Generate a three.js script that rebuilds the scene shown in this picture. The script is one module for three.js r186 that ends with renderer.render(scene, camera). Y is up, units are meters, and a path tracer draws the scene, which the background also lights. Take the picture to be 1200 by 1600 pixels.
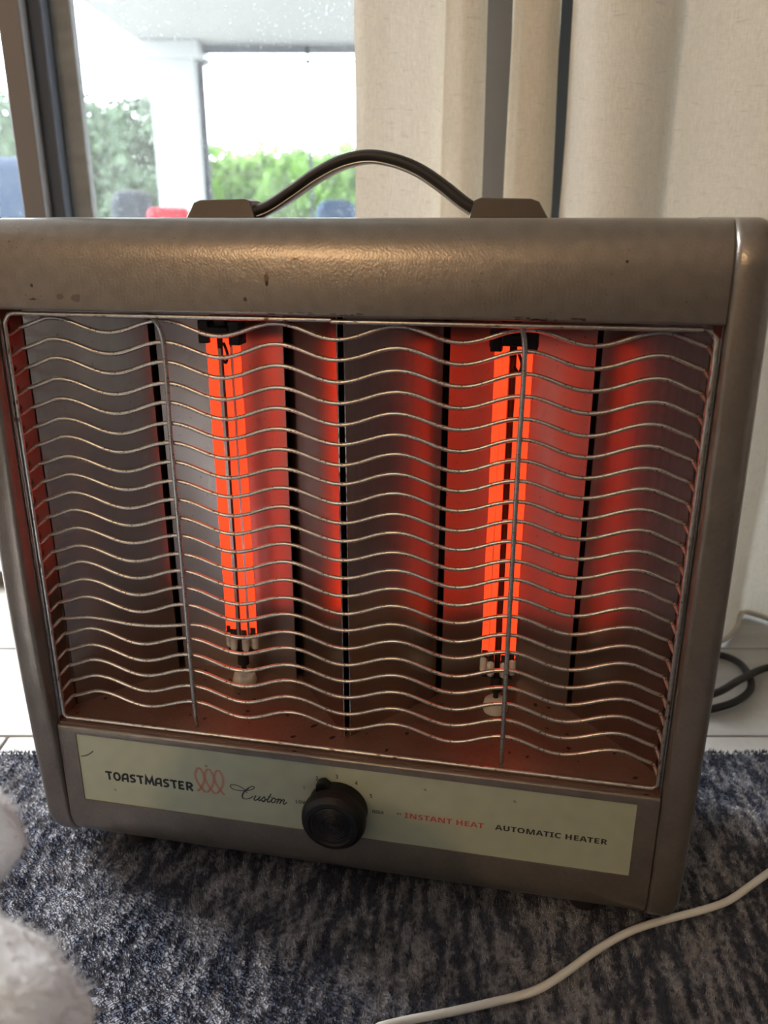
import * as THREE from 'three';
import { mergeGeometries, toCreasedNormals } from 'three/addons/utils/BufferGeometryUtils.js';
import { RoundedBoxGeometry } from 'three/addons/geometries/RoundedBoxGeometry.js';
import { MarchingCubes } from 'three/addons/objects/MarchingCubes.js';
import { RectAreaLightUniformsLib } from 'three/addons/lights/RectAreaLightUniformsLib.js';
import { createNoise2D, createNoise3D } from 'simplex-noise';

// ---------------------------------------------------------------- camera, sky, light, exposure
const scene = new THREE.Scene();
const F = 1294, PITCH = 19.6 * Math.PI / 180, EYE = 0.509;
const camera = new THREE.PerspectiveCamera(2 * Math.atan(800 / F) * 180 / Math.PI, 0.75, 0.02, 80);
camera.position.set(0, EYE, 0);
camera.rotation.set(-PITCH, 0, 0);
camera.focus = 0.60; camera.userData.fStop = 7;
scene.add(camera);
scene.background = new THREE.Color().setRGB(11.6, 12.9, 14.2);      // bright overcast sky beyond the patio
const sun = new THREE.DirectionalLight(new THREE.Color().setRGB(1, 0.97, 0.93), 13);       // hazy low sun behind thin cloud, from the left behind the glass
sun.position.set(-8.4, 5.8, -5.9); sun.target.position.set(-0.3, 0, -0.5); sun.shadow.radius = 45; sun.castShadow = true; sun.name = 'sun';
Object.assign(sun.shadow.camera, { left: -8, right: 8, top: 8, bottom: -8, near: 0.5, far: 40 }); sun.shadow.mapSize.set(2048, 2048);
scene.add(sun, sun.target);
const renderer = new THREE.WebGLRenderer({ antialias: true });
renderer.toneMapping = THREE.LinearToneMapping;
renderer.toneMappingExposure = 1.0;
renderer.shadowMap.enabled = true;
RectAreaLightUniformsLib.init();
const LAMP_POWER = 4.8, GLOW = 2.0, ELEMENT_POWER = 1.4;

// ---------------------------------------------------------------- helpers
const V = (x, y, z) => new THREE.Vector3(x, y, z);
let seedState = 7;
const rnd = () => { seedState = (seedState * 1664525 + 1013904223) >>> 0; return seedState / 4294967296; };
const rr = (a, b) => a + (b - a) * rnd();
const n2 = createNoise2D(rnd), n3 = createNoise3D(rnd);
const clamp = (v, a = 0, b = 1) => Math.min(b, Math.max(a, v));
const sstep = (a, b, v) => { const t = clamp((v - a) / (b - a)); return t * t * (3 - 2 * t); };
const lin = (r, g, b) => new THREE.Color().setRGB(r, g, b);
const SP = Math.sin(PITCH), CP = Math.cos(PITCH);
function ray(px, py) { const x = (px - 600) / F, y = -(py - 800) / F; return V(x, y * CP - SP, -y * SP - CP); }
function onFloor(px, py, h = 0) { const d = ray(px, py), t = (h - EYE) / d.y; return V(d.x * t, h, d.z * t); }
function onWall(px, py, z) { const d = ray(px, py), t = z / d.z; return V(d.x * t, EYE + d.y * t, z); }
const taken = {};
function numbered(n) { const k = taken[n] = (taken[n] ?? -1) + 1; return k ? n + '_' + String(k).padStart(3, '0') : n; }
function mesh(name, geo, mat, parent) {
  const m = new THREE.Mesh(geo, mat); m.name = parent ? name : numbered(name);
  m.castShadow = m.receiveShadow = true; (parent ?? scene).add(m); return m;
}
function group(name, parent) { const g = new THREE.Group(); g.name = parent ? name : numbered(name); (parent ?? scene).add(g); return g; }
function tag(o, label, category, grp) { o.userData.label = label; o.userData.category = category; if (grp) o.userData.group = grp; return o; }
function struct(o) { o.userData.kind = 'structure'; return o; }
function flat(g) { const r = g.index ? g.toNonIndexed() : g; for (const k of Object.keys(r.attributes)) if (!['position', 'normal', 'uv'].includes(k)) r.deleteAttribute(k); return r; }
const creased = (g, angle) => { const c = toCreasedNormals(flat(g).clone().scale(1000, 1000, 1000), angle); return c.scale(0.001, 0.001, 0.001); };   // works on a centimetre grid, so small shapes are enlarged first
const merge = (list) => mergeGeometries(list.map(flat));
function uvM(g, s = 1) {   // texture coordinates in metres, by the way each face points
  g = flat(g); const p = g.attributes.position, n = g.attributes.normal, uv = new Float32Array(p.count * 2);
  for (let i = 0; i < p.count; i += 3) {
    let a = 0, b = 0, c = 0;
    for (let k = 0; k < 3; k++) { a += Math.abs(n.getX(i + k)); b += Math.abs(n.getY(i + k)); c += Math.abs(n.getZ(i + k)); }
    for (let k = 0; k < 3; k++) {
      const x = p.getX(i + k), y = p.getY(i + k), z = p.getZ(i + k);
      const [u, v] = a > b && a > c ? [z, y] : b > c ? [x, z] : [x, y];
      uv[(i + k) * 2] = u * s; uv[(i + k) * 2 + 1] = v * s;
    }
  }
  g.setAttribute('uv', new THREE.BufferAttribute(uv, 2)); return g;
}
function box(x0, x1, y0, y1, z0, z1, r = 0) {
  const g = r ? new RoundedBoxGeometry(x1 - x0, y1 - y0, z1 - z0, 2, r) : new THREE.BoxGeometry(x1 - x0, y1 - y0, z1 - z0);
  g.translate((x0 + x1) / 2, (y0 + y1) / 2, (z0 + z1) / 2); return uvM(g);
}
function cyl(r0, r1, y0, y1, seg = 20, x = 0, z = 0) { const g = new THREE.CylinderGeometry(r1, r0, y1 - y0, seg); g.translate(x, (y0 + y1) / 2, z); return flat(g); }
class Poly extends THREE.Curve { constructor(pts) { super(); this.p = pts; } getPoint(t, o = V(0, 0, 0)) { const k = t * (this.p.length - 1), i = Math.min(this.p.length - 2, Math.floor(k)); return o.copy(this.p[i]).lerp(this.p[i + 1], k - i); } }
function tube(pts, r, seg = 8, smooth = true, n = 0, closed = false) {
  const c = smooth ? new THREE.CatmullRomCurve3(pts, closed, 'centripetal') : new Poly(pts);
  const g = new THREE.TubeGeometry(c, n || pts.length * 6, r, seg, closed);
  if (closed) return flat(g);
  const caps = [0, 1].map((t) => { const s = new THREE.SphereGeometry(r, seg, 4); const p = c.getPoint(t); s.translate(p.x, p.y, p.z); return s; });
  return merge([g, ...caps]);
}
function extrudeX(pts, x0, x1, crease = 0.6) {    // pts: closed outline of [z, y]; drawn out from x0 to x1
  const s = new THREE.Shape(pts.map(([z, y]) => new THREE.Vector2(-z, y)));
  const g = new THREE.ExtrudeGeometry(s, { depth: x1 - x0, bevelEnabled: false, curveSegments: 4 });
  g.rotateY(Math.PI / 2); g.translate(x0, 0, 0);
  return uvM(creased(flat(g), crease));
}
function extrudeY(pts, y0, y1, crease = 0.6) {    // pts: closed outline of [x, z]; drawn up from y0 to y1
  const s = new THREE.Shape(pts.map(([x, z]) => new THREE.Vector2(x, -z)));
  const g = new THREE.ExtrudeGeometry(s, { depth: y1 - y0, bevelEnabled: false });
  g.rotateX(-Math.PI / 2); g.translate(0, y0, 0);
  return uvM(creased(flat(g), crease));
}
function sheet(pts, t, side = 1) {                // open polyline -> closed outline of thickness t
  const off = pts.map((p, i) => {
    const a = pts[Math.max(0, i - 1)], b = pts[Math.min(pts.length - 1, i + 1)], dx = b[0] - a[0], dy = b[1] - a[1], l = Math.hypot(dx, dy) || 1;
    return [p[0] - side * dy / l * t, p[1] + side * dx / l * t];
  });
  return [...pts, ...off.reverse()];
}
function arc(cx, cy, r, a0, a1, n) { const o = []; for (let i = 0; i <= n; i++) { const a = (a0 + (a1 - a0) * i / n) * Math.PI / 180; o.push([cx + r * Math.cos(a), cy + r * Math.sin(a)]); } return o; }

// ---------------------------------------------------------------- textures
function dataTex(w, h, fn, srgb = false, rx = 1, ry = 1) {
  const d = new Uint8Array(w * h * 4);
  for (let y = 0; y < h; y++) for (let x = 0; x < w; x++) {
    const c = fn(x / w, y / h, x, y), i = (y * w + x) * 4, a = Array.isArray(c) ? c : [c, c, c];
    d[i] = clamp(a[0]) * 255; d[i + 1] = clamp(a[1]) * 255; d[i + 2] = clamp(a[2]) * 255; d[i + 3] = 255;
  }
  const t = new THREE.DataTexture(d, w, h, THREE.RGBAFormat);
  t.wrapS = t.wrapT = THREE.RepeatWrapping; t.magFilter = THREE.LinearFilter; t.minFilter = THREE.LinearMipmapLinearFilter; t.generateMipmaps = true;
  if (srgb) t.colorSpace = THREE.SRGBColorSpace;
  t.repeat.set(rx, ry); t.needsUpdate = true; return t;
}
// noise that repeats over the unit square
function tn(u, v, fx, fy = fx, s = 0) {
  const a = u * 2 * Math.PI, b = v * 2 * Math.PI, kx = fx / (2 * Math.PI), ky = fy / (2 * Math.PI);
  return 0.5 * (n3(Math.cos(a) * kx + s, Math.sin(a) * kx, Math.cos(b) * ky + 3.1 * s) + n3(Math.sin(b) * ky - s, Math.cos(a) * kx + 9, Math.sin(a) * kx + Math.cos(b) * ky));
}
const T = {};
T.hammer = dataTex(512, 512, (u, v) => 0.5 + 0.34 * tn(u, v, 70) + 0.16 * tn(u, v, 150, 150, 4), false, 7, 7);
T.paint = dataTex(512, 512, (u, v) => { const k = 0.93 + 0.06 * tn(u, v, 9, 9, 2) + 0.04 * tn(u, v, 60, 60, 5); return [k, k, k]; }, true, 4, 4);
T.wire = dataTex(256, 64, (u, v) => { const rust = sstep(0.42, 0.6, tn(u, v, 40, 6, 3)); const k = 0.9 + 0.1 * tn(u, v, 80, 8, 1); return [k * (1 - 0.45 * rust), k * (1 - 0.6 * rust), k * (1 - 0.7 * rust)]; }, true, 6, 1);
T.satin = dataTex(512, 512, (u, v) => 0.62 + 0.12 * tn(u, v, 5, 3, 1) + 0.08 * tn(u, v, 60, 2, 2) + 0.06 * tn(u, v, 90, 90, 8), false, 5, 3);
T.satinColor = dataTex(512, 512, (u, v) => { const sp = sstep(0.68, 0.8, tn(u, v, 70, 70, 6)); const k = 0.94 + 0.04 * tn(u, v, 4, 3, 2) - 0.2 * sp; return [k, k * 0.99, k * 0.98]; }, true, 5, 4);
T.copper = dataTex(512, 512, (u, v) => { const sp = sstep(0.62, 0.74, tn(u, v, 24, 24, 6)), du = 0.5 + 0.5 * tn(u, v, 5, 5, 1); const k = (0.86 + 0.14 * du + 0.06 * tn(u, v, 80, 80, 2)) * (1 - 0.75 * sp); return [k, k * (0.95 + 0.05 * du), k * (0.93 + 0.07 * du)]; }, true, 4, 4);
T.linen = dataTex(512, 512, (u, v) => { const slub = sstep(0.5, 0.8, tn(u, v, 8, 60, 3)), s2 = sstep(0.55, 0.8, tn(u, v, 60, 8, 7)); const k = 0.93 + 0.04 * tn(u, v, 140, 20, 2) + 0.03 * tn(u, v, 20, 140, 5) - 0.06 * slub - 0.04 * s2; return [k, k * 0.99, k * 0.97]; }, true, 5, 5);
T.weave = dataTex(256, 256, (u, v) => 0.5 + 0.25 * Math.sin(u * 2 * Math.PI * 64) * Math.sin(v * 2 * Math.PI * 64) + 0.25 * tn(u, v, 60, 20, 2), false, 5, 5);
T.stone = dataTex(512, 512, (u, v) => { const k = 0.9 + 0.06 * tn(u, v, 3, 12, 1) + 0.05 * tn(u, v, 10, 50, 2) + 0.02 * tn(u, v, 90, 90, 3); return [k, k, k * 0.99]; }, true, 1.2, 1.2);
T.plaster = dataTex(256, 256, (u, v) => 0.5 + 0.3 * tn(u, v, 20, 20, 1) + 0.2 * tn(u, v, 50, 50, 3), false, 2, 2);
T.wood = dataTex(256, 256, (u, v) => { const k = 0.7 + 0.2 * tn(u, v, 3, 40, 2) + 0.1 * tn(u, v, 8, 90, 4); return [0.55 * k, 0.38 * k, 0.24 * k]; }, true, 2, 2);
// dried rain specks and wiped dust on the outside of the glass
T.dust = dataTex(1024, 1024, (u, v) => {
  const speck = sstep(0.42, 0.62, tn(u, v, 150, 150, 3)) * (0.35 + 0.65 * sstep(-0.2, 0.5, tn(u, v, 7, 7, 5)));
  const streak = sstep(0.25, 0.75, tn(u, v, 26, 9, 8)) * sstep(-0.1, 0.5, tn(u, v, 5, 3, 11));
  const film = 0.12 + 0.07 * tn(u, v, 6, 4, 2) + 0.05 * tn(u, v, 40, 30, 6);
  return film + 0.9 * speck + 0.2 * streak;
}, false, 1.5, 1.5);

// ---------------------------------------------------------------- materials
const std = (o) => new THREE.MeshStandardMaterial(o), phy = (o) => new THREE.MeshPhysicalMaterial(o);
const M = {};
M.wall = std({ color: lin(0.60, 0.595, 0.58), roughness: 0.9, bumpMap: T.plaster, bumpScale: 0.0008 });
M.ceiling = std({ color: lin(0.78, 0.77, 0.75), roughness: 0.95 });
M.grout = std({ color: lin(0.30, 0.29, 0.28), roughness: 0.95 });
M.tiles = [0.43, 0.40, 0.46].map((k) => std({ color: lin(k, k * 0.99, k * 0.97), map: T.stone, roughness: 0.45 }));
M.frame = std({ color: lin(0.155, 0.14, 0.132), roughness: 0.55, metalness: 0.2 });
M.gasket = std({ color: lin(0.07, 0.078, 0.095), roughness: 0.8 });
M.strip = std({ color: lin(0.30, 0.30, 0.30), map: T.stone, roughness: 0.9 });
M.glass = phy({ color: 0xffffff, transmission: 1, roughness: 0, thickness: 0, ior: 1.5 });
M.dust = phy({ color: lin(0.52, 0.54, 0.55), transmission: 0.55, roughness: 1, thickness: 0, transparent: true, alphaMap: T.dust });
M.curtain = phy({ color: lin(0.84, 0.795, 0.71), map: T.linen, bumpMap: T.weave, bumpScale: 0.0006, roughness: 1, transmission: 0.2, thickness: 0, side: THREE.DoubleSide });
M.rod = std({ color: lin(0.05, 0.045, 0.04), roughness: 0.4, metalness: 0.8 });
M.paint = std({ color: lin(0.222, 0.195, 0.168), map: T.paint, roughness: 0.31, metalness: 0.55, bumpMap: T.hammer, bumpScale: 0.00012 });
M.wire = std({ color: lin(0.60, 0.58, 0.54), map: T.wire, roughness: 0.34, metalness: 0.9 });
M.reflector = std({ color: lin(0.52, 0.50, 0.485), map: T.satinColor, roughness: 0.36, roughnessMap: T.satin, metalness: 1 });
M.backplate = std({ color: lin(0.46, 0.43, 0.41), map: T.satinColor, roughness: 0.3, metalness: 0.95 });
M.floorpan = std({ color: lin(0.23, 0.15, 0.12), map: T.copper, roughness: 0.55, metalness: 0.6 });
M.black = phy({ color: lin(0.005, 0.005, 0.007), roughness: 0.42, specularIntensity: 0.6 });
M.iron = std({ color: lin(0.03, 0.026, 0.024), roughness: 0.6, metalness: 0.5 });
M.porcelain = phy({ color: lin(0.55, 0.52, 0.46), roughness: 0.35, clearcoat: 0.3 });
M.ribbon = std({ color: lin(0.08, 0.03, 0.02), roughness: 0.7, emissive: lin(1, 0.042, 0.009), emissiveIntensity: GLOW });
M.chrome = std({ color: lin(0.45, 0.44, 0.42), roughness: 0.3, metalness: 1 });
M.bracket = std({ color: lin(0.13, 0.112, 0.098), roughness: 0.32, metalness: 0.75, bumpMap: T.hammer, bumpScale: 0.0001 });
M.strap = std({ color: lin(0.009, 0.007, 0.007), roughness: 0.5 });
M.rubber = std({ color: lin(0.012, 0.012, 0.014), roughness: 0.7 });
M.cable = std({ color: lin(0.62, 0.62, 0.58), roughness: 0.5 });
M.fleece = phy({ color: lin(0.91, 0.92, 0.94), roughness: 1, transmission: 0.35, thickness: 0 });
M.stucco = std({ color: lin(0.27, 0.28, 0.275), roughness: 0.95, bumpMap: T.plaster, bumpScale: 0.003 });
M.patio = std({ color: lin(0.42, 0.41, 0.39), map: T.stone, roughness: 0.9 });
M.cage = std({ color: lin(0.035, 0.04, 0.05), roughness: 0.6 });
M.leaf = phy({ color: 0xffffff, roughness: 0.7, transmission: 0.3, thickness: 0, side: THREE.DoubleSide });
M.greyFabric = std({ color: lin(0.05, 0.06, 0.07), roughness: 1 });
M.blueFabric = std({ color: lin(0.04, 0.07, 0.12), roughness: 1 });
M.redFabric = std({ color: lin(0.45, 0.02, 0.04), roughness: 0.9 });
M.bulb = std({ color: lin(1, 0.8, 0.5), emissive: lin(1, 0.62, 0.28), emissiveIntensity: 5 });
M.wood = std({ map: T.wood, roughness: 0.5 });

// ---------------------------------------------------------------- the room
const ZD = -1.16, ZW = -1.26;                     // glass plane of the sliding door, wall behind it
const XL = -3.1, XR = 1.9, ZB = 3.0, H = 2.5;
const DOOR_L = -2.8, DOOR_R = 1.3, DOOR_H = 2.1;
struct(mesh('wall_left', box(XL - 0.15, XL, -0.1, H, ZW - 0.1, ZB), M.wall));
struct(mesh('wall_right', box(XR, XR + 0.15, -0.1, H, ZW - 0.1, ZB), M.wall));
struct(mesh('wall_front', box(XL - 0.15, XR + 0.15, -0.1, H, ZB, ZB + 0.15), M.wall));
struct(mesh('wall_back', merge([box(XL, DOOR_L, -0.1, H, ZW - 0.1, ZD + 0.06), box(DOOR_R + 0.07, XR, -0.1, H, ZW - 0.1, ZD + 0.06), box(DOOR_L, DOOR_R + 0.07, DOOR_H, H, ZW - 0.1, ZD + 0.06)]), M.wall));
struct(mesh('ceiling', box(XL - 0.15, XR + 0.15, H, H + 0.15, ZW - 0.1, ZB + 0.15), M.ceiling));
const floor = struct(mesh('floor', box(XL - 0.15, XR + 0.15, -0.12, -0.003, ZW - 0.1, ZB + 0.15), M.grout));
{   // plank tiles with open joints
  const zj = onFloor(25, 1150).z, TW = 0.186, TL = 0.92, J = 0.003, xj = onFloor(14, 1150).x;
  const full = new RoundedBoxGeometry(TL - J, 0.012, TW - J, 1, 0.0012); const g = uvM(full);
  for (let k = -3; k * TW + zj < ZB; k++) {
    const z0 = zj + k * TW, off = ((k * 0.37) % 1 + 1) % 1 * TL;
    if (z0 + TW < ZW || z0 < ZW - 0.05) continue;
    for (let x = xj - off - 3 * TL; x < XR; x += TL) {
      const a = Math.max(x, XL), b = Math.min(x + TL, XR), c = Math.min(z0 + TW, ZB);
      if (b - a < 0.03 || c - z0 < 0.03) continue;
      const whole = b - a > TL - 0.001 && c - z0 > TW - 0.001;
      const t = mesh('tile', whole ? g : box(-(b - a) / 2 + J / 2, (b - a) / 2 - J / 2, -0.006, 0.006, -(c - z0) / 2 + J / 2, (c - z0) / 2 - J / 2), M.tiles[Math.floor(rnd() * 3)], floor);
      t.position.set((a + b) / 2, -0.006, (z0 + c) / 2);
    }
  }
}
{   // sliding glass door: outer frame, stiles, panes with dust on the outside
  const d = struct(group('door_1'));
  const xa = onWall(52, 340, ZD).x, xb = onWall(107, 340, ZD).x, xg = onWall(138, 340, ZD).x;
  mesh('door_frame', merge([box(DOOR_L, DOOR_R + 0.07, DOOR_H - 0.05, DOOR_H, ZD - 0.05, ZD + 0.05), box(DOOR_L, DOOR_L + 0.05, 0, DOOR_H, ZD - 0.05, ZD + 0.05), box(DOOR_R - 0.02, DOOR_R + 0.07, 0, DOOR_H, ZD - 0.05, ZD + 0.05)]), M.frame, d);
  mesh('track', box(DOOR_L, DOOR_R + 0.07, 0, 0.022, ZD - 0.05, ZD + 0.05), M.frame, d);
  mesh('stile', box(xa, xa + (xb - xa) * 0.62, 0.02, DOOR_H - 0.04, ZD - 0.012, ZD + 0.03, 0.003), M.frame, d);
  mesh('stile', box(xa + (xb - xa) * 0.62, xb, 0.02, DOOR_H - 0.04, ZD - 0.04, ZD + 0.008, 0.003), M.gasket, d);
  mesh('gasket', box(xb, xg, 0.02, DOOR_H - 0.04, ZD - 0.04, ZD - 0.02, 0.002), M.strip, d);
  mesh('mullion_or_gap_shade', box(0.118, 0.192, 0.02, DOOR_H - 0.04, ZD - 0.045, ZD + 0.02, 0.003), M.frame, d); mesh('mullion_or_gap_shade', box(0.192, 0.262, 0.02, DOOR_H - 0.04, ZD - 0.045, ZD + 0.01, 0.003), M.cage, d);  // second strip is near-black to imitate the shaded gap between the curtains
  const sheetAt = (x0, x1, z, m, n) => { const g = new THREE.PlaneGeometry(x1 - x0, DOOR_H - 0.07); const u = g.attributes.uv, p = g.attributes.position; g.translate((x0 + x1) / 2, (DOOR_H - 0.03) / 2, z); for (let i = 0; i < u.count; i++) u.setXY(i, p.getX(i), p.getY(i)); return mesh(n, g, m, d); };
  sheetAt(DOOR_L + 0.05, xa + 0.01, ZD, M.glass, 'glass_pane'); sheetAt(xb - 0.01, 0.13, ZD - 0.03, M.glass, 'glass_pane'); sheetAt(0.25, DOOR_R - 0.02, ZD - 0.01, M.glass, 'glass_pane');
  sheetAt(DOOR_L + 0.05, xa + 0.01, ZD - 0.002, M.dust, 'dust'); sheetAt(xb - 0.01, 0.13, ZD - 0.032, M.dust, 'dust'); sheetAt(0.25, DOOR_R - 0.02, ZD - 0.012, M.dust, 'dust');
}

// ---------------------------------------------------------------- outside: patio with roof, column, screen posts, hedges, seats
struct(mesh('patio_floor', box(-14, 10, -0.22, -0.06, -16, ZW - 0.1), M.patio));
struct(mesh('patio_roof', box(-2.5, 6, 2.19, 2.4, -9.8, ZW - 0.1), M.stucco));
{
  const Zc = -9.5, a = onWall(241, 200, Zc), b = onWall(312, 200, Zc);
  tag(mesh('patio_column', merge([box(a.x, b.x, -0.06, 2.19, Zc - 0.4, Zc + 0.05, 0.02), box(a.x - 0.06, b.x + 0.06, 2.02, 2.19, Zc - 0.46, Zc + 0.1, 0.02)]), M.stucco), 'pale stucco column holding up the patio roof corner outside', 'column');
  const s = tag(group('screen_enclosure'), 'dark thin posts and rails of the patio screen between column and hedge', 'screen');
  const post = (px, w) => { const x = onWall(px, 200, Zc - 0.1).x; mesh('post', box(x - w / 2, x + w / 2, -0.06, 2.17, Zc - 0.12, Zc - 0.08), M.cage, s); };
  post(319, 0.075); post(484, 0.035); post(640, 0.05); post(800, 0.05);
  mesh('rail', box(b.x, 5, 2.09, 2.17, Zc - 0.12, Zc - 0.08), M.cage, s);
  mesh('rail', box(b.x, 5, 2.005, 2.03, Zc - 0.12, Zc - 0.08), M.cage, s);
}
function hedge(x0, x1, z, h, depth, n, tint, label) {
  const g = group('hedge'); tag(g, label, 'hedge');
  const core = new THREE.BoxGeometry(x1 - x0 - 0.15, h - 0.1, depth - 0.15, 40, 16, 6), p = core.attributes.position;
  for (let i = 0; i < p.count; i++) { const k = 0.09 * n3(p.getX(i) * 2, p.getY(i) * 2, p.getZ(i) * 2); p.setXYZ(i, p.getX(i) * (1 + k * 0.2), p.getY(i) + k, p.getZ(i) + k); }
  core.computeVertexNormals(); core.translate((x0 + x1) / 2, h / 2 - 0.06, z - depth / 2);
  mesh('branches', core, std({ color: lin(...tint), roughness: 1 }), g);
  const lg = new THREE.BufferGeometry(); lg.setAttribute('position', new THREE.Float32BufferAttribute([0, 0, 0, -0.4, 0.5, 0.08, 0, 0.45, -0.05, 0.4, 0.5, 0.08, 0, 1, 0.1], 3)); lg.setIndex([0, 2, 1, 0, 3, 2, 1, 2, 4, 2, 3, 4]); lg.computeVertexNormals();
  const im = new THREE.InstancedMesh(lg, M.leaf, n); im.name = 'leaves'; im.userData.kind = 'stuff'; im.castShadow = im.receiveShadow = true;
  const m = new THREE.Matrix4(), q = new THREE.Quaternion(), e = new THREE.Euler(), c = new THREE.Color();
  for (let i = 0; i < n; i++) {
    const top = rnd() < 0.2, x = rr(x0, x1), bump = 0.12 * n2(x * 2.3, 1) + 0.05 * n2(x * 9, 4);
    const y = top ? h + bump + rr(-0.08, 0.05) : rr(-0.05, h + bump), zz = top ? z - rr(0, depth) : z + 0.08 * n2(x * 3, y * 3) + rr(-0.1, 0.03);
    e.set(rr(-1.2, 1.2), rr(-2, 2), rr(-3, 3)); q.setFromEuler(e); const s = rr(0.05, 0.1);
    m.compose(V(x, y, zz), q, V(s, s * 1.5, s)); im.setMatrixAt(i, m);
    const k = rr(0.6, 1.5) * (1 + 0.4 * n2(x * 1.5, y * 1.5)); im.setColorAt(i, c.setRGB(tint[0] * k, tint[1] * k, tint[2] * k));
  }
  g.add(im); return g;
}
hedge(-5.6, -2.5, -11.4, 1.82, 0.9, 5200, [0.085, 0.125, 0.075], 'tall dusty green hedge beside the pale patio column');
hedge(-2.75, 2.2, -12.2, 1.36, 0.9, 6500, [0.13, 0.24, 0.05], 'low bright green hedge behind the thin screen post');
struct(mesh('lawn', box(-14, 10, -0.5, -0.1, -30, -16), std({ color: lin(0.10, 0.14, 0.06), roughness: 1 })));
{
  function seat(px, z, w, h, mat, label, name, category) {
    const c = onWall(px, 335, z), g = group(name); g.position.set(c.x, -0.06, z); tag(g, label, category);
    mesh('seat_cushion', box(-w / 2, w / 2, 0.22, 0.38, -0.3, 0.3, 0.05), mat, g);
    mesh('back_cushion', (() => { const b = box(-w / 2, w / 2, 0.36, h, -0.32, -0.14, 0.07); return b; })(), mat, g);
    for (const s of [-1, 1]) { mesh('armrest', box(s * w / 2 - 0.05, s * w / 2 + 0.05, 0.1, 0.5, -0.3, 0.32, 0.03), mat, g); }
    for (const sx of [-1, 1]) for (const sz of [-1, 1]) mesh('leg', cyl(0.02, 0.025, 0, 0.24, 10, sx * (w / 2 - 0.05), sz * 0.24), M.cage, g);
    return g;
  }
  seat(187, -4.3, 0.2, 0.70, M.greyFabric, 'dark grey cushioned patio chair outside the glass door', 'patio_chair', 'chair');
  seat(8, -4.4, 0.36, 0.86, M.blueFabric, 'dark blue cushioned patio armchair behind the door stile', 'patio_armchair', 'chair');
  seat(522, -4.6, 0.22, 0.66, M.blueFabric, 'low slate blue patio seat in front of the bright hedge', 'patio_stool', 'chair');
  const c = onWall(262, 322, -4.0); const red = new RoundedBoxGeometry(0.19, 0.13, 0.07, 4, 0.034);
  const bench = tag(group('side_table'), 'small dark patio side table under the red cushion', 'table'); bench.position.set(c.x, -0.06, -4.0);
  mesh('table_top', box(-0.16, 0.16, 0.44, 0.47, -0.16, 0.16, 0.008), M.cage, bench);
  for (const sx of [-1, 1]) for (const sz of [-1, 1]) mesh('leg', cyl(0.015, 0.015, 0, 0.445, 10, sx * 0.12, sz * 0.12), M.cage, bench);
  const r = tag(mesh('cushion', uvM(red), M.redFabric), 'red cushion lying on the small patio table outside', 'cushion'); r.position.set(c.x, -0.06 + 0.545, -4.0); r.rotation.set(-0.1, 0.2, 0);
}

// ---------------------------------------------------------------- curtains
function curtain(name, label, plan, y0, y1, mat, spread = 0) {   // plan: [x, z] points of the cloth seen from above
  const c = new THREE.CatmullRomCurve3(plan.map(([x, z]) => V(x, 0, z)), false, 'centripetal'), nu = plan.length * 10, nv = 60;
  const P = [], U = [], I = [], len = c.getLength();
  for (let j = 0; j <= nv; j++) for (let i = 0; i <= nu; i++) {
    const t = i / nu, v = j / nv, p = c.getPointAt(t), y = y0 + (y1 - y0) * v;
    const w = 0.004 * n2(t * len * 9, y * 1.6) + spread * (1 - v) * n2(t * len * 5, 7);
    P.push(p.x + 0.003 * n2(t * 5 + 3, y * 2), y + (j === 0 ? 0.002 * n2(t * 20, 1) : 0), p.z + w); U.push(t * len, y);
  }
  for (let j = 0; j < nv; j++) for (let i = 0; i < nu; i++) { const a = j * (nu + 1) + i, b = a + 1, d = a + nu + 1; I.push(a, b, d, b, d + 1, d); }
  const g = new THREE.BufferGeometry(); g.setAttribute('position', new THREE.Float32BufferAttribute(P, 3)); g.setAttribute('uv', new THREE.Float32BufferAttribute(U, 2)); g.setIndex(I); g.computeVertexNormals();
  const o = group(name); tag(o, label, 'curtain', 'cream curtains at the glass door'); mesh('cloth', g, mat, o);
  const hemTube = tube(plan.map(([x, z]) => V(x, y0 + 0.005, z)), 0.0035, 6, true, nu); mesh('hem', hemTube, mat, o);
  return o;
}
const ZC = onFloor(1150, 1015).z;                 // where the near drape meets the floor
const cx = (px, z) => onWall(px, 340, z).x;
{
  const z = -1.03, e = (px, dz = 0) => [cx(px, z), z + dz];
  curtain('curtain', 'flat cream curtain panel beside the glass with one rounded fold', [e(556, -0.012), e(575, -0.004), e(610, 0.002), e(650, -0.002), e(680, -0.010), e(692, -0.022), e(690, -0.006), e(697, 0.018), e(714, 0.034), e(736, 0.030), e(749, 0.008), e(750, -0.02), e(742, -0.05)], 0.012, 2.19, M.curtain);
  curtain('curtain', 'narrow cream curtain fold between the dark gap and the wide drape', [e(800, -0.05), e(791, -0.02), e(790, 0.004), e(800, 0.026), e(822, 0.034), e(846, 0.024), e(857, 0.004), e(858, -0.02), e(861, -0.032), e(867, -0.045), e(869, -0.08)], 0.012, 2.19, M.curtain);
}
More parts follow.
